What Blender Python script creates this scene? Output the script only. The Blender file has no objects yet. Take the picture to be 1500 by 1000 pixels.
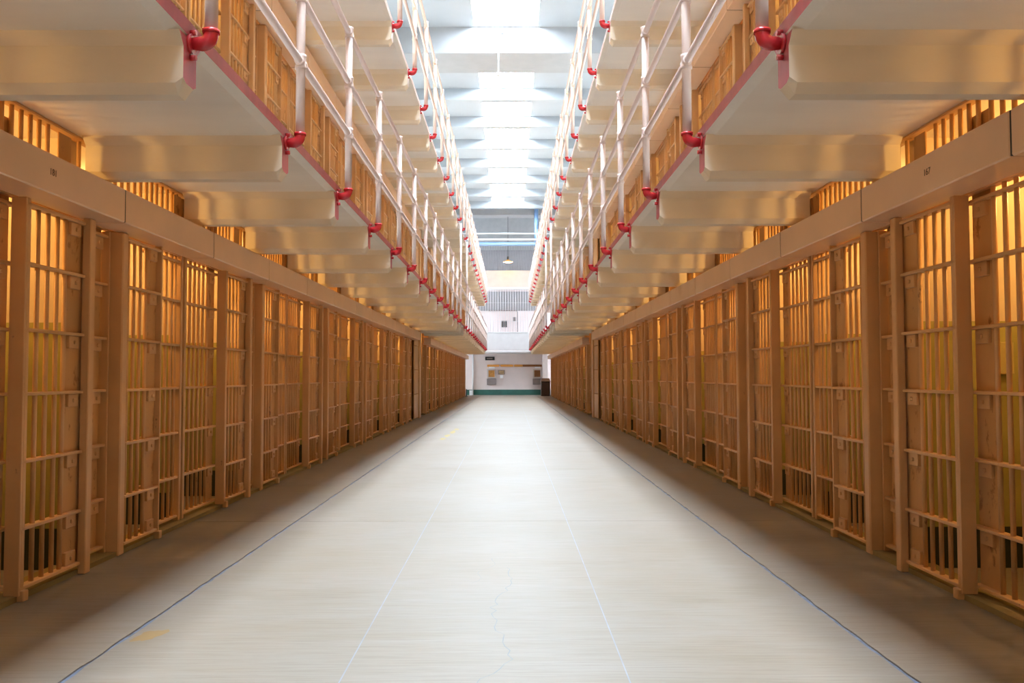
import bpy, math, random
from mathutils import Vector, Matrix
random.seed(7)
SC = bpy.context.scene
COL = SC.collection

# ------------------------------------------------------------------ camera
CAMX, CAMH = 0.0991, 1.1773
yaw, pit, roll = 0.0026, 0.0402, -0.0017
cd = bpy.data.cameras.new('camera'); cam = bpy.data.objects.new('camera', cd); COL.objects.link(cam)
cd.sensor_width = 36.0; cd.lens = 1250.0 / 1500.0 * 36.0; cd.clip_start = 0.05; cd.clip_end = 300
fwd = Vector((math.sin(yaw) * math.cos(pit), math.cos(yaw) * math.cos(pit), math.sin(pit)))
r0 = Vector((math.cos(yaw), -math.sin(yaw), 0.0)); u0 = r0.cross(fwd)
rt = r0 * math.cos(roll) + u0 * math.sin(roll); up = rt.cross(fwd)
cam.matrix_world = Matrix(((rt.x, up.x, -fwd.x, CAMX), (rt.y, up.y, -fwd.y, 0.0), (rt.z, up.z, -fwd.z, CAMH), (0, 0, 0, 1)))
SC.camera = cam

# ------------------------------------------------------------------ world, exposure, light strengths
w = bpy.data.worlds.new('world'); SC.world = w; w.use_nodes = True
bg = w.node_tree.nodes['Background']; bg.inputs[0].default_value = (0.75, 0.85, 1.0, 1); bg.inputs[1].default_value = 1.0
SC.view_settings.view_transform = 'Standard'; SC.view_settings.look = 'None'
SC.view_settings.exposure = 0.24; SC.view_settings.gamma = 1.0; SC.view_settings.use_curve_mapping = False
SKY_STRENGTH = 46.0
SKY_COLOR = (0.73, 0.86, 1.0)
LAMP_POWER = 34.0
SC.cycles.max_bounces = 7; SC.cycles.diffuse_bounces = 4; SC.cycles.glossy_bounces = 2
LAMP_COLOR = (1.0, 0.55, 0.15)

# ------------------------------------------------------------------ dimensions (metres)
WP, WH, WG = 2.4665, 2.307, 1.31     # cell fronts, locking boxes, gallery edge, as distance from the corridor axis
PITCH = 1.6                          # one cell
Y0 = 5.3186                          # a cell partition
TIER = 2.741                         # storey height
YB = 3.6405                          # near face of a gallery beam
BLOCK1_END, BLOCK2_START = 24.45, 25.95
END_Y = 52.8
SETB = 0.09                          # fixed grille lies this far behind the doors

# ------------------------------------------------------------------ materials
def new_mat(name):
    m = bpy.data.materials.new(name); m.use_nodes = True
    nt = m.node_tree; b = nt.nodes['Principled BSDF']
    return m, nt, b
def nd(nt, t, **kw):
    n = nt.nodes.new(t)
    for k, v in kw.items(): setattr(n, k, v)
    return n
def pos_scaled(nt, sc):
    g = nd(nt, 'ShaderNodeNewGeometry'); mp = nd(nt, 'ShaderNodeMapping'); mp.inputs['Scale'].default_value = sc
    nt.links.new(g.outputs['Position'], mp.inputs['Vector']); return mp.outputs['Vector']
def noise(nt, vec, scale, detail=4.0, rough=0.55):
    n = nd(nt, 'ShaderNodeTexNoise'); n.inputs['Scale'].default_value = scale; n.inputs['Detail'].default_value = detail
    n.inputs['Roughness'].default_value = rough; nt.links.new(vec, n.inputs['Vector']); return n.outputs['Fac']
def ramp(nt, fac, stops):
    r = nd(nt, 'ShaderNodeValToRGB'); e = r.color_ramp.elements
    while len(e) < len(stops): e.new(0.5)
    for i, (p, c) in enumerate(stops):
        e[i].position = p; e[i].color = (c, c, c, 1) if not hasattr(c, '__len__') else tuple(c) + (1,)
    nt.links.new(fac, r.inputs['Fac']); return r.outputs['Color']
def mix(nt, fac, a, b, mode='MIX'):
    n = nd(nt, 'ShaderNodeMix', data_type='RGBA', blend_type=mode)
    if hasattr(fac, 'is_output'): nt.links.new(fac, n.inputs['Factor'])
    else: n.inputs['Factor'].default_value = fac
    for s, v in ((6, a), (7, b)):
        if hasattr(v, 'is_output'): nt.links.new(v, n.inputs[s])
        else: n.inputs[s].default_value = tuple(v) + (1,)
    return n.outputs[2]
def bump(nt, b, h, strength, dist):
    n = nd(nt, 'ShaderNodeBump'); n.inputs['Strength'].default_value = strength; n.inputs['Distance'].default_value = dist
    nt.links.new(h, n.inputs['Height']); nt.links.new(n.outputs['Normal'], b.inputs['Normal'])

def paint(name, base, rough=0.45, var=0.12, chip=None, chip_at=0.70, scale=3.0, stretch=(1, 1, 1), bmp=0.0, spec=0.4):
    m, nt, b = new_mat(name)
    v = pos_scaled(nt, stretch)
    f = noise(nt, v, scale, 5)
    lo = [c * (1 - var) for c in base]; hi = [min(1, c * (1 + var)) for c in base]
    col = ramp(nt, f, [(0.3, lo), (0.7, hi)])
    if chip:
        v2 = pos_scaled(nt, (1, 1, 0.6)); f2 = noise(nt, v2, 11.0, 6, 0.65)
        col = mix(nt, ramp(nt, f2, [(chip_at - 0.02, 0.0), (chip_at + 0.05, 1.0)]), col, chip)
    nt.links.new(col, b.inputs['Base Color'])
    b.inputs['Roughness'].default_value = rough; b.inputs['Specular IOR Level'].default_value = spec
    if bmp:
        bump(nt, b, noise(nt, pos_scaled(nt, stretch), scale * 6, 5), bmp, 0.01)
    return m
def emit(name, color, strength):
    m, nt, b = new_mat(name)
    b.inputs['Base Color'].default_value = (0.8, 0.8, 0.8, 1)
    b.inputs['Emission Color'].default_value = tuple(color) + (1,); b.inputs['Emission Strength'].default_value = strength
    return m

M = {}
M['steel'] = paint('tan_painted_steel', (0.59, 0.34, 0.145), 0.42, 0.09, (0.14, 0.07, 0.03), 0.70, 2.5)
M['box'] = paint('tan_locking_box_paint', (0.74, 0.49, 0.30), 0.34, 0.07, (0.17, 0.09, 0.045), 0.80, 1.5, spec=0.5)
M['plate'] = paint('worn_plate_paint', (0.53, 0.285, 0.10), 0.5, 0.14, (0.30, 0.125, 0.025), 0.61, 3.0, (1, 1, 0.35))
M['cream'] = paint('cream_painted_concrete', (0.84, 0.815, 0.75), 0.6, 0.06, (0.45, 0.37, 0.26), 0.76, 2.0, (0.25, 1, 1), 0.25)
M['beam'] = paint('cream_beam_with_lamplight', (0.76, 0.68, 0.54), 0.6, 0.07, (0.46, 0.36, 0.22), 0.76, 2.5, (0.4, 1, 1), 0.3)  # slab cream, yellowed in the colour to stand for warm lamplight
M['red'] = paint('red_paint_on_concrete', (0.40, 0.075, 0.085), 0.45, 0.18, None, 0.7, 9.0, (1, 1, 0.2))
M['redpipe'] = paint('glossy_red_pipe_paint', (0.50, 0.022, 0.03), 0.25, 0.1, None, spec=0.6)
M['edge3'] = paint('pale_pink_edge_paint', (0.66, 0.57, 0.57), 0.5, 0.04)
M['rail'] = paint('pale_pink_pipe_paint', (0.70, 0.57, 0.52), 0.32, 0.05, (0.35, 0.22, 0.15), 0.80, 4.0, spec=0.5)
M['white'] = paint('white_ceiling_paint', (0.40, 0.43, 0.455), 0.7, 0.03, None, 0.7, 1.0)
M['whitebeam'] = paint('off_white_beam_paint', (0.36, 0.365, 0.37), 0.7, 0.04)
M['pinkwall'] = paint('dusty_pink_wall_paint', (0.74, 0.63, 0.61), 0.6, 0.06, None, 0.7, 1.2)
M['palepink'] = paint('pale_cream_wall_paint', (0.56, 0.48, 0.44), 0.6, 0.05)
M['green'] = paint('dark_green_base_paint', (0.03, 0.12, 0.095), 0.4, 0.15)
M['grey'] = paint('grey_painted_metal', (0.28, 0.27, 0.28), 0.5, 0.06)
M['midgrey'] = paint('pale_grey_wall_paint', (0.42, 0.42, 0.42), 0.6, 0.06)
M['blue'] = paint('blue_pipe_paint', (0.26, 0.42, 0.68), 0.3, 0.06)
M['palegrey'] = paint('pale_metal', (0.64, 0.64, 0.65), 0.4, 0.04)
M['black'] = paint('black_plastic', (0.015, 0.014, 0.014), 0.4, 0.1)
M['bin'] = paint('dark_brown_bin', (0.085, 0.062, 0.055), 0.45, 0.12)
M['orange'] = paint('orange_paint', (0.75, 0.33, 0.07), 0.5, 0.12)
M['board'] = paint('orange_brown_board', (0.52, 0.24, 0.06), 0.6, 0.18, None, 0.7, 8.0)
M['darkboard'] = paint('brown_board', (0.26, 0.10, 0.03), 0.6, 0.18, None, 0.7, 8.0)
M['taupe'] = paint('taupe_metal', (0.25, 0.20, 0.19), 0.5, 0.06)
M['paper'] = paint('white_paper', (0.85, 0.88, 0.92), 0.7, 0.02)
M['picture'] = paint('brown_picture_print', (0.40, 0.27, 0.14), 0.6, 0.4, None, 0.7, 14.0)
M['dark'] = paint('dark_paint', (0.03, 0.022, 0.018), 0.6, 0.1)
M['sill'] = paint('olive_concrete_sill', (0.22, 0.16, 0.06), 0.7, 0.15, None, 0.7, 4.0)
M['number'] = paint('dark_stencil_paint', (0.10, 0.045, 0.02), 0.6, 0.1)
M['glass'] = emit('daylit_skylight_glass', SKY_COLOR, SKY_STRENGTH)
M['glass_added'] = emit('added_window_glow', SKY_COLOR, 12.0)  # glow for the added end windows
M['lampglow'] = emit('warm_lamp_glass', (1.0, 0.66, 0.36), 25.0)
M['outlet'] = paint('olive_outlet_paint', (0.45, 0.37, 0.15), 0.5, 0.08)

def cell_wall():          # two-tone paint: cream above, olive yellow below; near-black at the foot; heights repeat per storey
    m, nt, b = new_mat('two_tone_cell_wall_paint')
    g = nd(nt, 'ShaderNodeNewGeometry'); sp = nd(nt, 'ShaderNodeSeparateXYZ'); nt.links.new(g.outputs['Position'], sp.inputs[0])
    md = nd(nt, 'ShaderNodeMath', operation='MODULO'); nt.links.new(sp.outputs['Z'], md.inputs[0]); md.inputs[1].default_value = TIER
    f = noise(nt, pos_scaled(nt, (1, 1, 1)), 3.0, 5)
    cream = ramp(nt, f, [(0.3, (0.58, 0.46, 0.32)), (0.7, (0.66, 0.53, 0.38))])
    olive = ramp(nt, f, [(0.3, (0.28, 0.25, 0.07)), (0.7, (0.36, 0.32, 0.10))])
    def step(z):
        n = nd(nt, 'ShaderNodeMath', operation='GREATER_THAN'); nt.links.new(md.outputs[0], n.inputs[0]); n.inputs[1].default_value = z
        return n.outputs[0]
    c = mix(nt, step(1.51), olive, cream)
    c = mix(nt, step(0.25), (0.02, 0.025, 0.015), c)
    nt.links.new(c, b.inputs['Base Color']); b.inputs['Roughness'].default_value = 0.6
    return m
M['cellwall'] = cell_wall()

def concrete_floor():
    m, nt, b = new_mat('polished_concrete')
    streak = noise(nt, pos_scaled(nt, (0.35, 5.0, 1)), 2.2, 6, 0.6)
    fine = noise(nt, pos_scaled(nt, (0.8, 16.0, 1)), 4.0, 5, 0.65)
    blot = noise(nt, pos_scaled(nt, (1, 1, 1)), 0.8, 4)
    stain = noise(nt, pos_scaled(nt, (0.5, 1.6, 1)), 0.9, 5, 0.6)
    c = ramp(nt, streak, [(0.3, (0.172, 0.137, 0.091)), (0.72, (0.226, 0.196, 0.162))])
    c = mix(nt, ramp(nt, blot, [(0.35, 0.0), (0.75, 0.5)]), c, (0.240, 0.219, 0.197))
    c = mix(nt, ramp(nt, stain, [(0.60, 0.0), (0.74, 0.45)]), c, (0.145, 0.110, 0.068))
    c = mix(nt, ramp(nt, fine, [(0.34, 0.38), (0.56, 0.0)]), c, (0.125, 0.095, 0.058))
    nt.links.new(c, b.inputs['Base Color'])
    r = ramp(nt, streak, [(0.3, 0.46), (0.7, 0.56)]); nt.links.new(r, b.inputs['Roughness'])
    b.inputs['Specular IOR Level'].default_value = 0.35
    bump(nt, b, streak, 0.06, 0.01)
    return m
M['floor'] = concrete_floor()
M['joint'] = paint('blue_grey_joint_filler', (0.12, 0.15, 0.22), 0.6, 0.4, None, 0.7, 12.0)
M['palejoint'] = paint('pale_blue_joint_filler', (0.185, 0.20, 0.225), 0.5, 0.15, None, 0.7, 6.0)
M['crack'] = paint('fine_crack_filler', (0.13, 0.15, 0.16), 0.6, 0.1)
M['yellow'] = paint('worn_yellow_floor_paint', (0.32, 0.24, 0.07), 0.6, 0.1)
M['tanpatch'] = paint('tan_floor_patch', (0.25, 0.16, 0.06), 0.6, 0.1)

# ------------------------------------------------------------------ mesh helpers
class MB:
    """collects shapes; x is measured outward from the corridor and mirrored when s = -1"""
    def __init__(self): self.v = []; self.f = []; self.mi = []; self.sm = []
    def add(self, vs, fs, mi=0, smooth=False):
        o = len(self.v); self.v += [tuple(a) for a in vs]
        self.f += [tuple(i + o for i in q) for q in fs]; self.mi += [mi] * len(fs); self.sm += [smooth] * len(fs)
        return self
    def box(self, x0, x1, y0, y1, z0, z1, mi=0):
        v = [(x, y, z) for z in (z0, z1) for y in (y0, y1) for x in (x0, x1)]
        return self.add(v, [(0, 2, 3, 1), (4, 5, 7, 6), (0, 1, 5, 4), (2, 6, 7, 3), (0, 4, 6, 2), (1, 3, 7, 5)], mi)
    def bbox(self, x0, x1, y0, y1, z0, z1, c=0.006, mi=0):
        """box with chamfered edges"""
        xs, ys, zs = (x0, x1), (y0, y1), (z0, z1); v = []; idx = {}
        for i in (0, 1):
            for j in (0, 1):
                for k in (0, 1):
                    sx, sy, sz = (c if i == 0 else -c), (c if j == 0 else -c), (c if k == 0 else -c)
                    for a in range(3):
                        idx[i, j, k, a] = len(v)
                        v.append((xs[i] + (sx if a != 0 else 0), ys[j] + (sy if a != 1 else 0), zs[k] + (sz if a != 2 else 0)))
        F = []
        for i in (0, 1):
            q = [idx[i, j, k, 0] for j, k in ((0, 0), (1, 0), (1, 1), (0, 1))]; F.append(q if i else q[::-1])
            q = [idx[j, i, k, 1] for j, k in ((0, 0), (1, 0), (1, 1), (0, 1))]; F.append(q[::-1] if i else q)
            q = [idx[j, k, i, 2] for j, k in ((0, 0), (1, 0), (1, 1), (0, 1))]; F.append(q if i else q[::-1])
        def fix(q, ctr):
            p = [Vector(v[t]) for t in q]; n = (p[1] - p[0]).cross(p[2] - p[0]); m = sum(p, Vector()) / len(p)
            return q if n.dot(m - ctr) > 0 else q[::-1]
        ctr = Vector(((x0 + x1) / 2, (y0 + y1) / 2, (z0 + z1) / 2))
        for i in (0, 1):
            for j in (0, 1):
                F.append(fix([idx[i, j, 0, 0], idx[i, j, 0, 1], idx[i, j, 1, 1], idx[i, j, 1, 0]], ctr))
                F.append(fix([idx[i, 0, j, 0], idx[i, 0, j, 2], idx[i, 1, j, 2], idx[i, 1, j, 0]], ctr))
                F.append(fix([idx[0, i, j, 1], idx[0, i, j, 2], idx[1, i, j, 2], idx[1, i, j, 1]], ctr))
        for i in (0, 1):
            for j in (0, 1):
                for k in (0, 1): F.append(fix([idx[i, j, k, a] for a in range(3)], ctr))
        return self.add(v, F, mi)
    def tube(self, pts, r, n=10, mi=0, caps=True):
        pts = [Vector(p) for p in pts]; rs = r if hasattr(r, '__len__') else [r] * len(pts); vs = []
        prev = None
        for i, p in enumerate(pts):
            d = (pts[min(i + 1, len(pts) - 1)] - pts[max(i - 1, 0)]).normalized()
            if prev is None:
                a = Vector((0, 0, 1)) if abs(d.z) < 0.9 else Vector((0, 1, 0)); a = a.cross(d).normalized()
            else: a = (prev - d * prev.dot(d)).normalized()
            prev = a; b = d.cross(a)
            for k in range(n):
                t = 2 * math.pi * k / n; vs.append(p + (a * math.cos(t) + b * math.sin(t)) * rs[i])
        fs = [(i * n + k, i * n + (k + 1) % n, (i + 1) * n + (k + 1) % n, (i + 1) * n + k) for i in range(len(pts) - 1) for k in range(n)]
        self.add(vs, fs, mi, True)
        if caps:
            o = len(self.v) - len(vs)
            self.f += [tuple(o + k for k in range(n))[::-1], tuple(o + (len(pts) - 1) * n + k for k in range(n))]
            self.mi += [mi, mi]; self.sm += [False, False]
        return self
    def lathe(self, prof, n=12, mi=0, c=(0, 0, 0)):
        """profile of (radius, z) about a vertical axis"""
        vs = [(c[0] + r * math.cos(2 * math.pi * k / n), c[1] + r * math.sin(2 * math.pi * k / n), c[2] + z) for r, z in prof for k in range(n)]
        fs = [(i * n + k, i * n + (k + 1) % n, (i + 1) * n + (k + 1) % n, (i + 1) * n + k) for i in range(len(prof) - 1) for k in range(n)]
        return self.add(vs, fs, mi, True)
    def rings(self, rs, mi=0, close=True, caps=True, smooth=False):
        n = len(rs[0]); vs = [p for r in rs for p in r]
        fs = [(i * n + k, i * n + (k + 1) % n, (i + 1) * n + (k + 1) % n, (i + 1) * n + k) for i in range(len(rs) - 1) for k in range(n if close else n - 1)]
        if caps: fs += [tuple(range(n))[::-1], tuple((len(rs) - 1) * n + k for k in range(n))]
        return self.add(vs, fs, mi, smooth)
    def mesh(self, name, mats, s=1):
        me = bpy.data.meshes.new(name)
        v = self.v if s == 1 else [(-a, b, c) for a, b, c in self.v]
        f = self.f if s == 1 else [q[::-1] for q in self.f]
        me.from_pydata(v, [], f)
        for m in (mats if isinstance(mats, (list, tuple)) else [mats]): me.materials.append(M[m])
        me.polygons.foreach_set('material_index', self.mi); me.polygons.foreach_set('use_smooth', self.sm)
        me.update(); return me

CACHE = {}
def cached(key, mats, fn, s=1):
    k = (key, s)
    if k not in CACHE:
        mb = MB(); fn(mb); CACHE[k] = mb.mesh(key, mats, s)
    return CACHE[k]
def ob(name, me, parent=None, loc=(0, 0, 0), kind=None):
    o = bpy.data.objects.new(name, me); COL.objects.link(o); o.location = loc
    if parent is not None: o.parent = parent
    if kind: o['kind'] = kind
    return o
def tag(o, label, cat, group=None):
    o['label'] = label; o['category'] = cat
    if group: o['group'] = group
    return o
def empty(name, loc):
    o = bpy.data.objects.new(name, None); COL.objects.link(o); o.location = loc; o.empty_display_size = 0.2
    return o
def struct(name, mb, mats, label=None, s=1, parent=None):
    o = ob(name, mb.mesh(name, mats, s), parent)
    if parent is None: o['kind'] = 'structure'
    if label: o['label'] = label
    return o
ORD = ['zeroth', 'first', 'second', 'third', 'fourth', 'fifth', 'sixth', 'seventh', 'eighth', 'ninth', 'tenth', 'eleventh', 'twelfth',
       'thirteenth', 'fourteenth', 'fifteenth', 'sixteenth', 'seventeenth', 'eighteenth']
SIDE = {-1: 'left', 1: 'right'}

# ------------------------------------------------------------------ floor
fl = struct('floor', MB().box(-5.4, 5.4, -9.5, END_Y + 0.3, -0.25, -0.007), 'joint', 'polished concrete floor of the corridor with blue-grey filled joints')
def jag(a, b, n, amp, rnd):
    (x0, y0), (x1, y1) = a, b; L = math.hypot(x1 - x0, y1 - y0); nx, ny = -(y1 - y0) / L, (x1 - x0) / L; out = []
    for i in range(n):
        t = i / n; o = rnd.uniform(-amp, amp) if i else 0
        out.append((x0 + (x1 - x0) * t + nx * o, y0 + (y1 - y0) * t + ny * o))
    return out
XS = [-5.4, -1.635, -0.56, 0.56, 1.66, 5.4]
YS = [-9.5, -6.0, 0.6, 6.98, 13.4, 19.8, 26.2, 32.6, 39.0, 45.4, END_Y + 0.3]
rnd = random.Random(3)
for i in range(5):
    for j in range(len(YS) - 1):
        gl = 0.010 if i in (1, 4) else (0.0009 if i in (2, 3) else 0); gr = 0.010 if i in (0, 3) else (0.0009 if i in (1, 2) else 0)
        x0, x1, y0, y1 = XS[i] + gl, XS[i + 1] - gr, YS[j] + 0.0025, YS[j + 1] - 0.0025
        near = YS[j] < 20; nn = 70 if near else 14; am = 0.0055 if near else 0.002
        loop = jag((x0, y0), (x1, y0), 10, 0.001, rnd) + jag((x1, y0), (x1, y1), nn, am * (1 if gr > 0.005 else 0.35), rnd) + \
               jag((x1, y1), (x0, y1), 10, 0.001, rnd) + jag((x0, y1), (x0, y0), nn, am * (1 if gl > 0.005 else 0.35), rnd)
        mb = MB().rings([[(x, y, -0.0075) for x, y in loop], [(x, y, 0.0) for x, y in loop]])
        ob('slab', mb.mesh('slab', 'floor'), fl)
for xx in (-0.56, 0.56):
    ob('joint_filler', MB().box(xx - 0.0028, xx + 0.0028, -9.4, END_Y, -0.0072, 0.0004).mesh('joint_filler', 'palejoint'), fl)
def crack(pts, wdt, name, mat):
    mb = MB(); L = []; R = []
    for i, (x, y) in enumerate(pts):
        k = wdt * (0.4 + 0.6 * random.random()); L.append((x - k, y, 0.0008)); R.append((x + k, y, 0.0008))
    n = len(pts); mb.add(L + R, [(i, n + i, n + i + 1, i + 1) for i in range(n - 1)])
    ob(name, mb.mesh(name, mat), fl)
cr = []; x = -0.06
for i in range(38):
    t = i / 37; y = 3.2 + 2.1 * t; x = 0.06 + 0.05 * math.sin(t * 9) + random.uniform(-0.02, 0.02) - 0.12 * max(0, 0.18 - t) * 8
    cr.append((x, y))
crack(cr, 0.0022, 'crack', 'crack')
crack([(-0.12 + 0.03 * math.sin(i) + 0.012 * i, 4.9 + 0.06 * i) for i in range(12)], 0.0016, 'crack', 'crack')
def blob(x, y, rx, ry, name, mat, rot=0.0):
    n = 22; vs = []
    for k in range(n):
        t = 2 * math.pi * k / n; q = random.uniform(0.65, 1.1); a, b = rx * q * math.cos(t), ry * q * math.sin(t)
        vs.append((x + a * math.cos(rot) - b * math.sin(rot), y + a * math.sin(rot) + b * math.cos(rot), 0.0008))
    ob(name, MB().add(vs, [tuple(range(n))]).mesh(name, mat), fl)
blob(-1.545, 3.93, 0.06, 0.11, 'tan_patch', 'tanpatch', -0.4)
for yy, rr in ((16.0, 0.3), (16.9, 0.45), (18.0, 0.5), (18.9, 0.3)):
    blob(-1.16 + 0.03 * (yy - 16), yy, 0.06, rr, 'yellow_mark', 'yellow', 0.0)

# ------------------------------------------------------------------ ceiling with skylights
CZ, SKW = 10.99, 0.93
BIG = (23.66, 25.24)
beams = [20.52 - 3.136 * i for i in range(10)][::-1] + [28.81 + 3.136 * i for i in range(7)]
struct_c = MB(); edges = []
bays = []
yb = sorted(beams); prev = None
seq = [(y, y + 0.32) for y in beams] + [BIG]
seq.sort()
for a, b in zip(seq[:-1], seq[1:]): bays.append((a[1] + 0.10, b[0] - 0.03))
ceil = MB()
ceil.box(-5.6, -SKW, -9.5, END_Y + 0.3, CZ, CZ + 0.25); ceil.box(SKW, 5.6, -9.5, END_Y + 0.3, CZ, CZ + 0.25)
ys = -9.5
for a, b in bays:
    ceil.box(-SKW, SKW, ys, a, CZ, CZ + 0.25); ys = b
ceil.box(-SKW, SKW, ys, END_Y + 0.3, CZ, CZ + 0.25)
cl = struct('ceiling', ceil, 'white', 'white painted ceiling high above the corridor')
for y in beams:
    ob('beam', MB().bbox(-5.5, 5.5, y, y + 0.32, 10.60, CZ + 0.02, 0.012).mesh('ceiling_beam', 'white'), cl)
ob('beam', MB().bbox(-5.5, 5.5, BIG[0], BIG[1], 10.24, CZ + 0.02, 0.02).mesh('ceiling_beam', 'whitebeam'), cl)
ob('beam', MB().bbox(-5.5, 5.5, 49.2, 50.2, 10.50, CZ + 0.02, 0.02).mesh('ceiling_beam', 'whitebeam'), cl)
for i, (a, b) in enumerate(bays):
    e = empty('window_%d' % (i + 1), (0, (a + b) / 2, CZ)); e['kind'] = 'structure'; e['label'] = 'daylit skylight well in the white ceiling'
    h = (b - a) / 2; t = 0.06
    well = MB()
    well.box(-SKW, -SKW + 0.03, -h, h, 0.0, 0.55).box(SKW - 0.03, SKW, -h, h, 0.0, 0.55).box(-SKW + 0.03, SKW - 0.03, -h, -h + 0.03, 0.0, 0.55).box(-SKW + 0.03, SKW - 0.03, h - 0.03, h, 0.0, 0.55)
    ob('window_frame', well.mesh('skylight_well', 'white'), e)
    for q in range(3):
        x0 = -SKW + 0.05 + q * (2 * SKW - 0.10) / 3; x1 = x0 + (2 * SKW - 0.10) / 3
        ob('pane', MB().box(x0 + 0.012, x1 - 0.012, -h + 0.04, h - 0.04, 0.30, 0.32).mesh('skylight_pane', 'glass'), e)

# ------------------------------------------------------------------ outer walls, cell block masonry
struct('wall_back', MB().box(-5.6, 5.6, -9.8, -9.5, 0, CZ), 'pinkwall', 'painted wall behind the camera')
struct('wall_end', MB().box(-5.6, 5.6, END_Y, END_Y + 0.3, 0, CZ), 'pinkwall', 'dusty pink wall at the far end of the corridor')
for s in (-1, 1):
    side = SIDE[s]
    mb = MB()
    mb.box(5.15, 5.4, -9.5, BLOCK1_END, 0, 3 * TIER).box(5.15, 5.4, BLOCK2_START, 50.02, 0, 3 * TIER)
    struct('wall_' + side, mb, 'cellwall', 'two-tone painted back wall of the %s cells' % side, s)
    mb = MB()                                                   # plain masonry beside and behind the camera, and the hidden upper tier
    mb.box(WP, WP + 0.15, -9.5, Y0 - 2 * PITCH - 0.02, 0, 2 * TIER - 0.1)
    mb.box(WP + 0.05, WP + 0.2, -9.5, BLOCK1_END, 2 * TIER + 0.002, 3 * TIER - 0.09).box(WP + 0.05, WP + 0.2, BLOCK2_START, 49.9, 2 * TIER + 0.002, 3 * TIER - 0.09)
    struct('wall_%s_front' % side, mb, 'steel', 'plain tan wall continuing the %s cell fronts' % side, s)
    struct('wall_%s_outer' % side, MB().box(5.45, 5.6, -9.5, 50.4, 0, CZ).box(5.45, 5.6, 50.4, END_Y, 0, 0.4).box(5.45, 5.6, 50.4, END_Y, 8.6, CZ).box(5.45, 5.6, 52.5, END_Y, 0.4, 8.6), 'white', 'white outer wall on the %s' % side, s)
    roof = MB().box(WP - 0.05, 5.4, -9.5, 50.0, 3 * TIER - 0.085, 3 * TIER + 0.05)
    struct('wall_%s_roof' % side, roof, 'cream', 'concrete roof slab of the %s cell block' % side, s)
    # partitions between cells, one object per wall
    for t in (0, 1):
        for k in range(-2, 12):
            mb = MB().box(WP + SETB + 0.07, 5.15, -0.06, 0.06, 0.0, TIER - 0.083)
            o = ob('wall_%s_partition' % side, cached('partition', 'cellwall', lambda m: m.box(WP + SETB + 0.07, 5.15, -0.06, 0.06, 0.0, TIER - 0.083), s), None, (0, Y0 + k * PITCH, t * TIER), 'structure')
            o['label'] = 'painted concrete partition between two %s cells' % side
        for k in range(0, 16):
            o = ob('wall_%s_partition' % side, CACHE[('partition', s)], None, (0, BLOCK2_START + 0.06 + k * PITCH, t * TIER), 'structure')
            o['label'] = 'painted concrete partition between two far %s cells' % side
    # end panels of the first block (flat steel with seams) and passage walls
    for t in (0, 1):
        e = empty('end_panel', (s * WP, 22.93, t * TIER)); tag(e, 'flat tan steel end panel closing the %s near cell block, %s' % (side, ('ground floor', 'second tier')[t]), 'panel')
        for q in range(4):
            z0 = 0.03 + q * 0.66
            ob('panel', cached('end_panel_sheet', 'steel', lambda m: m.bbox(0.0, 0.03, 0.02, 1.0, 0.0, 0.645, 0.005), s), e, (0, 0, z0))
        ob('post', cached('end_post', 'steel', lambda m: m.bbox(-0.03, 0.25, 1.06, 1.5, 0.0, 2.65, 0.008), s), e)
        ob('post', cached('end_post_thin', 'steel', lambda m: m.bbox(0.0, 0.06, 1.0, 1.05, 0.0, 2.65, 0.006), s), e)
    mb = MB().box(WP + 0.27, 5.15, BLOCK1_END - 0.15, BLOCK1_END, 0, 2 * TIER).box(WP + 0.14, 5.15, BLOCK2_START - 0.15, BLOCK2_START, 0, 2 * TIER)
    struct('wall_%s_passage' % side, mb, 'steel', 'end walls of the cell blocks along the %s cross passage' % side, s)
    struct('trim_%d' % (1 if s < 0 else 2), MB().box(WP + 0.015, WP + 0.22, Y0 - 2 * PITCH, BLOCK1_END, 0, 0.03).box(WP + 0.015, WP + 0.22, BLOCK2_START, 49.9, 0, 0.03), 'sill',
           'low olive sill under the %s cell fronts' % side, s)

# ------------------------------------------------------------------ galleries (slab + beams)
def beam_profile(x, drop=0.0):
    return [(x, -0.05, 2.66), (x, 0.0, 2.606), (x, 0.0, 2.444 + drop * 0.5), (x, 0.035, 2.403 + drop), (x, 0.115, 2.403 + drop), (x, 0.15, 2.444 + drop * 0.5), (x, 0.15, 2.606), (x, 0.20, 2.66)]
def beam_mesh(red):
    def fn(m):
        m.rings([beam_profile(WG + 0.035), beam_profile(WP + 0.06)], 0)
        # front with a chamfered toe; the end face carries the paint of the gallery edge
        A, B = beam_profile(WG + 0.035), beam_profile(WG, 0.05)
        n = len(A); m.add(A + B, [(k, n + k, n + (k + 1) % n, (k + 1) % n) for k in range(n)], 0)
        m.add([(x - 0.0, y, z) for x, y, z in B], [tuple(range(n))[::-1]], 1 if red else 2)
    return fn
gal_y0, gal_y1 = -9.5, 50.2
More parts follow.
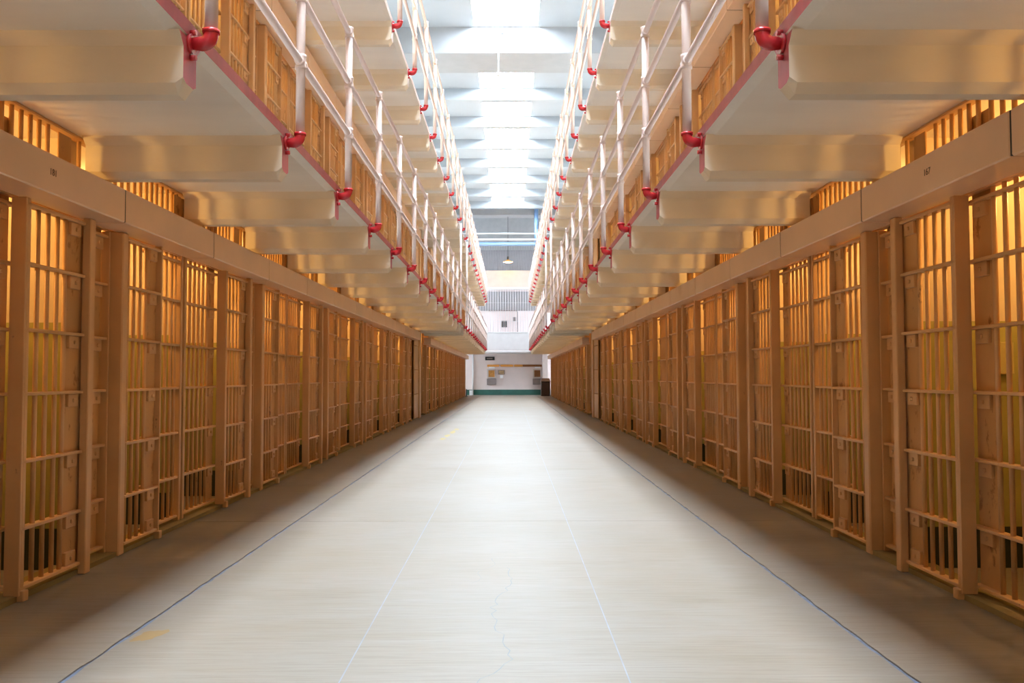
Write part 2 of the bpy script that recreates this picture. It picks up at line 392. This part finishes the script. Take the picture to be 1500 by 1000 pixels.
for s in (-1, 1):
    for t in (1, 2):
        side = SIDE[s]; tn = ('', 'second', 'third')[t]
        z = (t - 1) * TIER
        e = empty('gallery', (0, 0, 0)); e['kind'] = 'structure'
        e['label'] = 'cream concrete gallery of the %s tier on the %s, %s edge' % (tn, side, 'red painted' if t == 1 else 'pale')
        prof = [(WG, 2.741), (WG, 2.674), (WG + 0.055, 2.656), (5.15, 2.656), (5.15, 2.741)]
        mb = MB()
        ra = [(x, gal_y0, zz) for x, zz in prof]; rb = [(x, gal_y1, zz) for x, zz in prof]
        mb.add(ra + rb, [(0, 1, 6, 5)], 1); mb.add(ra + rb, [(1, 2, 7, 6), (2, 3, 8, 7), (3, 4, 9, 8), (4, 0, 5, 9), (4, 3, 2, 1, 0), (5, 6, 7, 8, 9)], 0)
        ob('slab', mb.mesh('gallery_slab', ['cream', 'red' if t == 1 else 'edge3'], s), e, (0, 0, z))
        for k in range(-3, 29):
            y = YB + k * PITCH
            if y > gal_y1 - 0.3: break
            ob('beam', cached('gallery_beam_%d' % t, ['beam', 'red', 'edge3'], beam_mesh(t == 1), s), e, (0, y, z))

# ------------------------------------------------------------------ railings
RX, RZ = 1.218, (0.415, 0.84, 1.255)
def elbow_fn(m):
    pts = [(WG - 0.012, 0, 0)]
    for i in range(7):
        a = i / 6 * math.pi / 2; pts.append((RX + 0.042 - 0.042 * math.sin(a), 0, 0.042 - 0.042 * math.cos(a)))
    pts.append((RX, 0, 0.058))
    m.tube(pts, [0.026] + [0.032] * 7 + [0.035], 12)
    m.tube([(RX, 0, 0.046), (RX, 0, 0.062)], 0.038, 12)
def flange_fn(m):
    m.tube([(WG - 0.014, 0, 0), (WG + 0.002, 0, 0)], 0.044, 12)
    for dz in (0.05, -0.062): m.tube([(WG - 0.028, 0, dz), (WG - 0.002, 0, dz)], 0.013, 8)
def collar_fn(m):
    m.lathe([(0.030, -0.045), (0.037, -0.045), (0.037, -0.03), (0.033, -0.02), (0.034, 0.02), (0.037, 0.03), (0.037, 0.045), (0.030, 0.045)], 12, 0, (RX, 0, 0))
    m.tube([(RX, -0.05, 0), (RX, 0.05, 0)], 0.031, 10)
for s in (-1, 1):
    for t in (1, 2):
        side = SIDE[s]; z = t * TIER
        e = empty('railing', (0, 0, z)); tag(e, 'pale pink pipe railing with red elbow feet along the %s gallery of the %s tier' % (side, ('', 'second', 'third')[t]), 'railing', 'gallery railings')
        for rz in RZ:
            ob('rail', cached('rail', 'rail', lambda m: m.tube([(RX, 0.5, 0), (RX, 49.4, 0)], 0.0235, 10), s), e, (0, 0, rz))
        for k in range(-1, 29):
            if t == 1 and k == 13: continue
            y = YB + 0.075 + k * PITCH
            if y > 49.4: break
            tall = t == 1 and k in (12, 14)
            hgt = TIER - 0.185 if tall else RZ[2]
            p = ob('post', cached('tall_post' if tall else 'post', 'rail', lambda m: m.tube([(RX, 0, -0.05), (RX, 0, hgt)], 0.029, 12), s), e, (0, y, 0))
            el = ob('elbow', cached('elbow', 'redpipe', elbow_fn, s), p, (0, 0, -0.098)); el['label'] = 'red pipe elbow bolted to the gallery edge'
            ob('flange', cached('flange', 'redpipe', flange_fn, s), p, (0, 0, -0.098))
            for rz in RZ: ob('collar', cached('collar', 'rail', collar_fn, s), p, (0, 0, rz))

# ------------------------------------------------------------------ cell fronts
CB = [0.065, 0.375, 0.728, 1.085, 1.428, 1.782, 2.10]
def frange(a, b, st):
    out = []
    while a < b + 1e-6: out.append(round(a, 4)); a += st
    return out
SPEC = {
    'A': dict(bars=[0.07, 0.14, 1.03, 1.12, 1.22, 1.32, 1.42, 1.50], transom=frange(0.24, 0.96, 0.1),
              cross=[(0.03, 0.33), (0.90, 1.57)], plates=[(0.165, 0.295)], jambs=[(1.545, 1.58)], upper=(1.40, 1.54),
              dbars=[0.455, 0.55, 0.645, 0.74], dcross=(0.41, 0.955), dplate=(0.783, 0.945), stiles=[(0.945, 0.965, -0.004, 0.05)], pillar=(0.33, 0.41), thin=None, foot=0.93),
    'B': dict(bars=[0.12, 0.22, 0.32, 0.42, 0.52, 0.62, 1.55], transom=frange(0.74, 1.25, 0.09),
              cross=[(0.03, 0.86), (1.50, 1.58)], plates=[(0.66, 0.855)], jambs=[(0.022, 0.055)], upper=(1.27, 1.41),
              dbars=[0.855, 0.95, 1.05, 1.15, 1.235], dcross=(0.80, 1.43), dplate=(1.275, 1.425), stiles=[(0.79, 0.808, 0.0, 0.082), (0.808, 0.835, 0.0, 0.012)], pillar=None, thin=(1.43, 1.495), foot=0.80),
}
BR = 0.0135
def bar_mesh(L): return cached('bar_%.3f' % L, 'steel', lambda m: m.tube([(0, 0, 0), (0, 0, L)], BR, 8))
def cross_fn(L): return lambda m: m.bbox(0.0, 0.052, 0.0, L, -0.009, 0.009, 0.003)
def bracket_fn(m):
    m.bbox(-0.006, 0.016, 0.0, 0.115, -0.085, -0.009, 0.003)
    m.bbox(-0.016, -0.004, 0.046, 0.070, -0.060, -0.036, 0.005)
def plate_fn(wd, h): return lambda m: m.bbox(0.0, 0.012, 0.0, wd, 0.0, h, 0.003)
def box_fn(*a): return lambda m: m.bbox(*a)
UPZ = 2.655
def cell_parts(kind, fine):
    """yield (part, name, mats, fn, key, location, parent_part) for one cell front, y from the partition, x outward from the door plane"""
    c = SPEC[kind]; out = []
    P = lambda *a: out.append(a)
    XB, XD = SETB + 0.026, 0.026
    for y in c['bars']: P('bar', 'steel', ('bar', UPZ - CB[0]), (XB, y, CB[0]), None)
    for y in c['transom']: P('bar', 'steel', ('bar', UPZ - 2.16), (XB, y, 2.16), None)
    for a, b in c['cross']:
        for z in CB: P('crossbar', 'steel', ('cross', b - a), (SETB, a, z), None)
    P('top_rail', 'steel', ('boxp', SETB, SETB + 0.05, 0.02, 1.58, 2.145, 2.175, 0.003), (0, 0, 0), None)
    P('top_rail', 'steel', ('boxp', SETB - 0.01, SETB + 0.06, 0.0, 1.6, UPZ - 0.016, UPZ, 0.004), (0, 0, 0), None)
    for a, b in c['plates']:
        P('plate', 'plate', ('plate', b - a, 2.5), (SETB + 0.042, a, 0.07), None)
        for z in CB[1:]: P('bracket', 'steel', ('bracket',), (SETB + 0.03, a + (b - a) / 2 - 0.058, z), None)
    for a, b in c['jambs']: P('jamb', 'steel', ('boxp', SETB - 0.01, SETB + 0.04, a, b, 0.0, UPZ - 0.04, 0.004), (0, 0, 0), None)
    a, b = c['upper']; P('plate', 'plate', ('plate', b - a, 0.28), (SETB + 0.0, a, 2.34), None)
    if c['pillar']:
        a, b = c['pillar']; P('pillar', 'steel', ('boxp', 0.0, 0.20, a, b, 0.0, 2.137, 0.008), (0, 0, 0), None)
        P('jamb', 'steel', ('boxp', SETB - 0.008, SETB + 0.05, a - 0.022, a - 0.004, 0.0, 2.137, 0.003), (0, 0, 0), None)
    # sliding door: the frame is the part, its bars and plates are sub-parts
    a, b = c['dcross']
    P('cell_door', 'steel', ('frame', kind), (0, 0, 0), None)
    for y in c['dbars']: P('bar', 'steel', ('bar', 2.10 - CB[0]), (XD, y, CB[0]), 'door')
    for z in CB: P('crossbar', 'steel', ('cross', b - a), (0, a, z), 'door')
    pa, pb = c['dplate']; P('lock_plate', 'plate', ('plate', pb - pa + (0.05 if kind == 'B' else 0.0), 2.03), (0.036, pa, 0.07), 'door')
    for z in CB[1:]: P('bracket', 'steel', ('bracket',), (0.024, pa + (pb - pa) / 2 - 0.058, z), 'door')
    P('bracket', 'steel', ('bracket',), (0.024, pa + (pb - pa) / 2 - 0.058, CB[0] + 0.095), 'door')
    P('roller', 'steel', ('boxp', -0.02, 0.05, c['foot'], c['foot'] + 0.05, 0.0, 0.056, 0.004), (0, 0, 0), 'door')
    return out
def frame_fn(kind):
    c = SPEC[kind]
    def fn(m):
        for a, b, x0, x1 in c['stiles']: m.bbox(x0, x1, a, b, 0.055 if kind == 'A' else 0.03, 2.134, 0.003)
        if c['thin']: m.bbox(-0.028, 0.022, c['thin'][0], c['thin'][1], 0.0, 2.136, 0.005)
    return fn
def part_shape(q):
    k = q[0]
    if k == 'bar': return 'bar_%.3f' % q[1], lambda m: m.tube([(0, 0, 0), (0, 0, q[1])], BR, 8)
    if k == 'cross': return 'cross_%.3f' % q[1], cross_fn(q[1])
    if k == 'plate': return 'plate_%.3f_%.2f' % (q[1], q[2]), plate_fn(q[1], q[2])
    if k == 'bracket': return 'bracket', bracket_fn
    if k == 'frame': return 'door_frame_' + q[1], frame_fn(q[1])
    return 'box_' + '_'.join('%.3f' % a for a in q[1:]), box_fn(*q[1:])
def shifted(fn, loc):
    def g(m):
        t = MB(); fn(t); m.add([(x + loc[0], y + loc[1], z + loc[2]) for x, y, z in t.v], t.f); m.sm[-len(t.f):] = t.sm
    return g
def cell_front(kind, s, loc, level):
    parts = cell_parts(kind, level)
    if level == 0:                                         # far cells: one mesh with two materials
        def fn(m):
            for name, mat, q, l, par in parts:
                if name in ('bracket',): continue
                key, f = part_shape(q); n0 = len(m.f); shifted(f, l)(m)
                for i in range(n0, len(m.f)): m.mi[i] = 1 if mat == 'plate' else 0
        o = ob('cell_front', cached('cell_front_far_' + kind, ['steel', 'plate'], fn, s), None, loc); return o
    e = empty('cell_front', loc); door = None
    if level == 2:
        for name, mat, q, l, par in parts:
            key, f = part_shape(q); me = cached(key + '_' + mat, mat, f, s)
            o = ob(name, me, door if par else e, (s * l[0], l[1], l[2]))
            if name == 'cell_door': door = o
            if name == 'lock_plate': o['label'] = 'worn flat lock plate'
        return e
    groups = {}                                            # middle distance: pieces of one kind joined in one part
    for name, mat, q, l, par in parts: groups.setdefault((par or '', name, mat), []).append((q, l))
    order = sorted(groups, key=lambda g: (g[0] != '', g[1] != 'cell_door'))
    for g in order:
        def fn(m, g=g):
            for q, l in groups[g]: shifted(part_shape(q)[1], l)(m)
        me = cached('joined_%s_%s_%s' % (kind, g[0], g[1] + g[2]), g[2], fn, s)
        multi = len(groups[g]) > 1
        nm = {'bar': 'bars', 'crossbar': 'crossbars', 'bracket': 'brackets', 'plate': 'plates', 'top_rail': 'top_rails', 'jamb': 'jambs'}.get(g[1], g[1]) if multi else g[1]
        o = ob(nm, me, door if g[0] else e)
        if multi: o['kind'] = 'stuff'
        if g[1] == 'cell_door': door = o
    return e

box_mesh_fn = lambda m: m.bbox(-0.16, 0.062, 0.006, 1.594, 2.138, 2.349, 0.007)
def locking_box(s, y, t, label):
    o = ob('locking_box', cached('locking_box', 'box', box_mesh_fn, s), None, (s * WP, y, t * TIER)); tag(o, label, 'box', 'locking boxes over the %s cells' % SIDE[s])
    ob('seam', cached('box_seam', 'dark', lambda m: m.box(-0.156, 0.058, 1.5935, 1.6065, 2.142, 2.345), s), o)  # dark strip added in the gap, standing for the shade between boxes
    return o
TN = ('ground floor', 'second tier')
for s in (-1, 1):
    side = SIDE[s]
    for t in (0, 1):
        for k in range(-2 if t == 0 else -1, 11):
            kind = 'A' if k % 2 == 0 else 'B'; y = Y0 + k * PITCH
            level = 2 if (t == 0 and k <= 5) or (t == 1 and 0 <= k <= 3) else 1
            o = cell_front(kind, s, (s * WP, y, t * TIER), level)
            n = k + 2 if t == 0 else k + 1
            if n == 0: lab = 'tan barred cell front at the %s edge of the picture, %s, nearest the camera' % (side, TN[t])
            else: lab = 'tan barred cell front, %s from the camera on the %s, %s' % (ORD[n], side, TN[t])
            tag(o, lab, 'cell front', 'cell fronts of the near block')
            if n == 0: lb = 'brown steel locking box at the %s edge of the picture, %s' % (side, TN[t])
            else: lb = 'brown steel locking box over the %s cell on the %s, %s' % (ORD[n], side, TN[t])
            b = locking_box(s, y, t, lb)
            if t == 0 and k == -1:
                cu = bpy.data.curves.new('cell_number', 'FONT'); cu.body = '181' if s < 0 else '167'; cu.size = 0.05; cu.extrude = 0.001; cu.align_x = 'CENTER'
                cu.materials.append(M['number'])
                tmp = bpy.data.objects.new('cell_number', cu); COL.objects.link(tmp); bpy.context.view_layer.update()
                me = bpy.data.meshes.new_from_object(tmp.evaluated_get(bpy.context.evaluated_depsgraph_get())); bpy.data.objects.remove(tmp)
                to = ob('cell_number', me, b)
                to.location = (-s * 0.1605, 4.467 - y, 2.235); to.rotation_euler = (math.pi / 2, 0, math.pi / 2 if s < 0 else -math.pi / 2)
        for k in range(15):
            kind = 'A' if k % 2 == 0 else 'B'; y = BLOCK2_START + 0.06 + k * PITCH
            if y > 49: break
            o = cell_front(kind, s, (s * WP, y, t * TIER), 0)
            tag(o, 'tan barred cell front beyond the cross passage, %s on the %s, %s' % (ORD[k + 1], side, TN[t]), 'cell front', 'cell fronts of the far block')
            locking_box(s, y, t, 'brown locking box beyond the cross passage, %s on the %s, %s' % (ORD[k + 1], side, TN[t]))

# warm bulbs in the cells, high enough to shine over the locking boxes
for s in (-1, 1):
    for t in (0, 1):
        for y in [Y0 + (k + 0.5) * PITCH for k in range(-2, 11)] + [BLOCK2_START + (k + 0.5) * PITCH for k in range(15)]:
            ld = bpy.data.lights.new('cell_bulb', 'POINT'); ld.energy = LAMP_POWER * (1.0, 0.6)[t]; ld.color = LAMP_COLOR; ld.shadow_soft_size = 0.05
            lo = bpy.data.objects.new('cell_bulb', ld); COL.objects.link(lo); lo.location = (s * (WP + 0.85), y, t * TIER + 2.47)

# ------------------------------------------------------------------ far end: gun gallery, cages, pipes, pendant lamp
g = empty('gun_gallery', (0, 50.3, 0)); tag(g, 'white parapet and barred cage of the gun gallery across the far end', 'gallery')
ob('parapet', MB().bbox(-5.1, 5.1, 0, 0.15, 2.68, 3.70, 0.01).mesh('parapet', 'palegrey'), g)
ob('slab', MB().bbox(-5.1, 5.1, -0.03, 2.48, 2.55, 2.66, 0.01).mesh('gun_gallery_slab', 'palegrey'), g)
ob('coping', MB().bbox(-5.1, 5.1, -0.02, 0.18, 3.70, 3.76, 0.01).mesh('coping', 'palegrey'), g)
ob('lintel', MB().bbox(-5.1, 5.1, 0.0, 0.3, 6.42, 7.40, 0.02).mesh('lintel', 'palepink'), g)
ob('lintel_ledge', MB().bbox(-5.1, 5.1, -0.06, 0.35, 6.28, 6.42, 0.01).mesh('lintel_ledge', 'palegrey'), g)
for i in range(-11, 12):
    ob('bar', cached('gun_bar', 'palegrey', lambda m: m.tube([(0, 0, 0), (0, 0, 2.56)], 0.011, 6)), g, (i * 0.148, 0.1, 3.74))
    ob('bar', cached('gun_bar_upper', 'grey', lambda m: m.tube([(0, 0, 0), (0, 0, 1.55)], 0.011, 6)), g, (i * 0.148, 0.12, 7.38))
for z in (4.4, 4.95, 5.5): ob('crossbar', MB().box(-5.1, 5.1, 0.09, 0.11, z, z + 0.012).mesh('gun_crossbar', 'palegrey'), g)
for z in (7.95, 8.5, 8.92): ob('crossbar', MB().box(-5.1, 5.1, 0.11, 0.13, z, z + 0.03).mesh('gun_crossbar', 'grey'), g)
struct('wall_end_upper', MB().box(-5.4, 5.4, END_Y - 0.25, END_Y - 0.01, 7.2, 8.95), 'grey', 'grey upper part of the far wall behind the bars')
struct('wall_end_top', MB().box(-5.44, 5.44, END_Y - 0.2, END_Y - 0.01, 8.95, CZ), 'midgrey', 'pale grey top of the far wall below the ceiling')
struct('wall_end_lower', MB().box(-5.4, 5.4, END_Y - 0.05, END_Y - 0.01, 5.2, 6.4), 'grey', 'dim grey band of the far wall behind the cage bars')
pp = empty('wall_box', (-0.23, END_Y - 0.02, 4.2)); tag(pp, 'pair of small black boxes on the wall behind the cage', 'box')
for dx in (-0.1, 0.08): ob('case', MB().bbox(dx - 0.07, dx + 0.07, -0.12, 0.0, -0.02, 0.38, 0.01).mesh('case', 'black'), pp)
cd_ = MB().tube([(-1.2, END_Y - 0.1, 5.22), (0.5, END_Y - 0.1, 5.22), (0.58, END_Y - 0.1, 5.14), (0.58, END_Y - 0.1, 3.1)], 0.025, 8)
tag(ob('conduit', cd_.mesh('conduit', 'taupe')), 'thin conduit bent down the wall behind the cage', 'pipe')
tag(ob('junction_box', MB().bbox(0.28, 0.5, END_Y - 0.2, END_Y - 0.06, 4.55, 4.8, 0.01).mesh('junction_box', 'taupe')), 'small square junction box on the wall behind the cage', 'box')
# unseen glowing windows added in the outer walls to brighten the far end
for s in (-1, 1):
    e = empty('window_%d' % (len(bays) + (1 if s < 0 else 2)), (s * 5.52, 51.45, 0)); e['kind'] = 'structure'; e['label'] = 'tall unseen window added as a light in the %s outer wall at the end of the hall' % SIDE[s]
    fr = MB()
    for yy in (-1.05, -0.35, 0.35, 1.05): fr.box(-0.04, 0.04, yy - 0.03, yy + 0.03, 0.4, 8.6)
    for q in range(8): fr.box(-0.03, 0.03, -1.02, 1.02, 0.4 + q * 1.165, 0.45 + q * 1.165)
    ob('window_frame', fr.mesh('tall_window_frame', 'palegrey'), e)
    for j in range(3): ob('pane', MB().box(-0.005, 0.005, -1.02 + j * 0.70, -0.38 + j * 0.70, 0.44, 8.56).mesh('added_window_pane', 'glass_added'), e)
# pipes
def pipe(name, pts, r, mat, label, n=12): return tag(ob(name, MB().tube(pts, r, n).mesh(name, mat)), label, 'pipe')
yP = 48.6
pipe('blue_pipe', [(-5.44, yP, 8.72), (1.55, yP, 8.72), (1.63, yP, 8.80), (1.63, yP, 10.98)], 0.12, 'blue', 'thick blue pipe crossing the far end and turning up to the ceiling')
pipe('white_pipe', [(-5.44, yP - 0.2, 8.94), (5.44, yP - 0.2, 8.94)], 0.05, 'palegrey', 'white pipe lying just above the thick blue pipe')
pipe('pale_pipe', [(-5.44, yP - 0.3, 9.26), (5.44, yP - 0.3, 9.26)], 0.045, 'palegrey', 'thin pale pipe crossing highest at the far end')
lp = empty('pendant_lamp', (0.0, 49.7, 7.81)); tag(lp, 'warm glowing pendant lamp hanging on a long cord at the far end', 'lamp')
ob('cord', MB().tube([(0, 0, 0.28), (0, 0, 10.51 - 7.81)], 0.012, 6).mesh('cord', 'dark'), lp)
ob('socket', MB().lathe([(0.0, 0.34), (0.05, 0.34), (0.06, 0.14), (0.0, 0.14)][::-1], 10).mesh('socket', 'dark'), lp)
ob('lamp_shade', MB().lathe([(0.29, 0.0), (0.25, 0.05), (0.10, 0.12), (0.05, 0.16)], 20).mesh('lamp_shade', 'orange'), lp)
ob('diffuser', MB().lathe([(0.0, -0.02), (0.15, -0.015), (0.26, 0.01)], 20).mesh('diffuser', 'lampglow'), lp)

# small fittings on the ceiling
tag(ob('hanging_rod', MB().tube([(-0.21, 23.64, 9.62), (-0.21, 23.64, 10.95)], 0.022, 8).tube([(-0.21, 23.62, 9.57), (-0.21, 23.62, 9.66)], 0.045, 8).mesh('hanging_rod', 'palegrey')), 'thin pale rod hanging from the ceiling in front of the grey beam', 'rod')
hk = empty('ceiling_hook', (0.0, 23.6, 10.86)); tag(hk, 'small dark hook fixed to the near face of the grey ceiling beam', 'hook')
ob('arm', MB().tube([(-0.10, 0.05, 0.0), (-0.10, -0.08, 0.0), (0.02, -0.08, 0.0), (0.02, -0.08, -0.16)], 0.016, 8).mesh('hook_arm', 'grey'), hk)
ob('plate', MB().bbox(-0.17, -0.04, 0.03, 0.055, -0.06, 0.06, 0.004).mesh('hook_plate', 'grey'), hk)
# ground level of the far end
struct('baseboard_end', MB().box(-2.6, 2.6, END_Y - 0.03, END_Y, 0.0, 0.33), 'green', 'dark green painted base of the far wall')
struct('wall_end_column', MB().bbox(2.1, 2.45, END_Y - 0.5, END_Y, 0.0, 2.55, 0.01), 'pinkwall', 'pale pink column at the right of the far wall')
Yw = END_Y - 0.015
sg = empty('sign', (-1.13, Yw, 2.25)); tag(sg, 'black rectangular sign high on the left of the far wall', 'sign')
ob('board', MB().bbox(-0.29, 0.29, -0.03, 0.0, -0.11, 0.11, 0.008).mesh('sign_board', 'black'), sg)
ob('legend', MB().box(-0.20, 0.16, -0.034, -0.03, -0.03, 0.03).mesh('sign_legend', 'taupe'), sg)
for a, b, m, lb in ((-1.30, -0.55, 'orange', 'leftmost orange rail on the far wall'), (-0.48, 0.31, 'orange', 'middle orange rail on the far wall'), (0.37, 0.89, 'orange', 'short orange rail right of the middle on the far wall'), (0.89, 2.08, 'darkboard', 'dark brown rail at the right of the far wall')):
    tag(ob('wall_rail', MB().bbox(a, b, Yw - 0.05, Yw, 1.74, 1.87, 0.008).mesh('wall_rail', m)), lb, 'rail', 'rails on the far wall')
for x, m, lb in ((-1.03, 'board', 'orange'), (1.80, 'darkboard', 'dark brown')):
    f = empty('notice_board', (x, Yw, 1.02)); tag(f, 'white framed %s notice board with a taupe box below, on the far wall' % lb, 'board')
    for q in ((-0.27, 0.27, 0.50, 0.57), (-0.27, 0.27, 0.0, 0.09), (-0.27, -0.19, 0.09, 0.50), (0.19, 0.27, 0.09, 0.50)):
        ob('frame', MB().bbox(q[0], q[1], -0.06, 0, q[2], q[3], 0.006).mesh('frame', 'palepink'), f)
    ob('panel', MB().box(-0.19, 0.19, -0.03, 0, 0.09, 0.50).mesh('panel', m), f)
    ob('box', MB().bbox(-0.29, 0.29, -0.14, 0, -0.39, -0.01, 0.01).mesh('taupe_box', 'taupe'), f)
    tag(ob('paper', MB().box(x - 0.15, x + 0.19, Yw - 0.012, Yw, 1.64, 1.74).mesh('paper', 'paper')), 'white paper above the %s notice board' % lb, 'paper')
pf = empty('picture', (-0.42, Yw, 1.40)); tag(pf, 'small brown framed picture in the middle of the far wall', 'picture')
ob('frame', MB().bbox(-0.21, 0.21, -0.04, 0, -0.14, 0.14, 0.008).mesh('picture_frame', 'taupe'), pf)
ob('print', MB().box(-0.16, 0.16, -0.044, -0.04, -0.10, 0.10).mesh('print', 'picture'), pf)
tag(ob('paper', MB().box(-0.50, -0.32, Yw - 0.01, Yw, 1.04, 1.22).mesh('paper', 'paper')), 'white paper below the small picture on the far wall', 'paper')
b_ = empty('litter_bin', (2.18, 50.0, 0)); tag(b_, 'dark brown ribbed litter bin at the right end of the corridor', 'bin')
ob('body', MB().bbox(-0.27, 0.27, -0.27, 0.27, 0.0, 0.80, 0.02).mesh('bin_body', 'bin'), b_)
for i in range(7): ob('slat', cached('bin_slat', 'bin', lambda m: m.bbox(0, 0.05, 0, 0.02, 0, 0.72, 0.005)), b_, (-0.25 + i * 0.075, -0.29, 0.04))
ob('lid', MB().rings([[(-0.29, -0.29, 0.80), (0.29, -0.29, 0.80), (0.29, 0.29, 0.80), (-0.29, 0.29, 0.80)], [(-0.29, -0.29, 0.86), (0.29, -0.29, 0.86), (0.29, 0.29, 0.86), (-0.29, 0.29, 0.86)], [(-0.22, -0.18, 1.03), (0.22, -0.18, 1.03), (0.22, 0.22, 1.03), (-0.22, 0.22, 1.03)]]).mesh('bin_lid', 'taupe'), b_)
ob('opening', MB().box(-0.24, 0.24, -0.30, -0.27, 0.79, 0.85).mesh('bin_opening', 'black'), b_)
pipe('wall_pipe', [(-2.18, END_Y - 0.06, 0.0), (-2.18, END_Y - 0.06, 2.55)], 0.035, 'palegrey', 'white vertical pipe at the left of the far wall')
pst = empty('barrier_post', (-2.40, 49.2, 0)); tag(pst, 'short black post on the floor at the left far end', 'post')
ob('shaft', MB().tube([(0, 0, 0.02), (0, 0, 0.42)], 0.03, 10).mesh('shaft', 'black'), pst); ob('base', MB().lathe([(0.0, 0.025), (0.10, 0.02), (0.12, 0.0)][::-1], 14).mesh('base', 'black'), pst)
for x, y, lb in ((-2.56, 49.6, 'left'), (-2.27, 52.3, 'right')):
    q = empty('floor_box', (x, y, 0)); tag(q, 'small white box on the floor, %s of the short black post' % lb, 'box')
    ob('body', MB().bbox(-0.10, 0.10, -0.1, 0.1, 0.0, 0.26, 0.01).mesh('floor_box_body', 'paper'), q); ob('lid', MB().bbox(-0.11, 0.11, -0.11, 0.11, 0.26, 0.29, 0.006).mesh('floor_box_lid', 'paper'), q)

# small wall fitting in the nearest right cell
q = empty('outlet_box', (3.15, Y0 - 0.062, 1.28)); tag(q, 'small outlet box on the olive wall inside the nearest right cell', 'outlet')
ob('plate', MB().bbox(-0.045, 0.045, -0.03, 0, -0.10, 0.10, 0.005).mesh('outlet_plate', 'outlet'), q)
for dz in (-0.02, 0.02): ob('socket', MB().tube([(0.01, -0.034, dz), (0.01, -0.028, dz)], 0.012, 8).mesh('socket_hole', 'dark'), q)
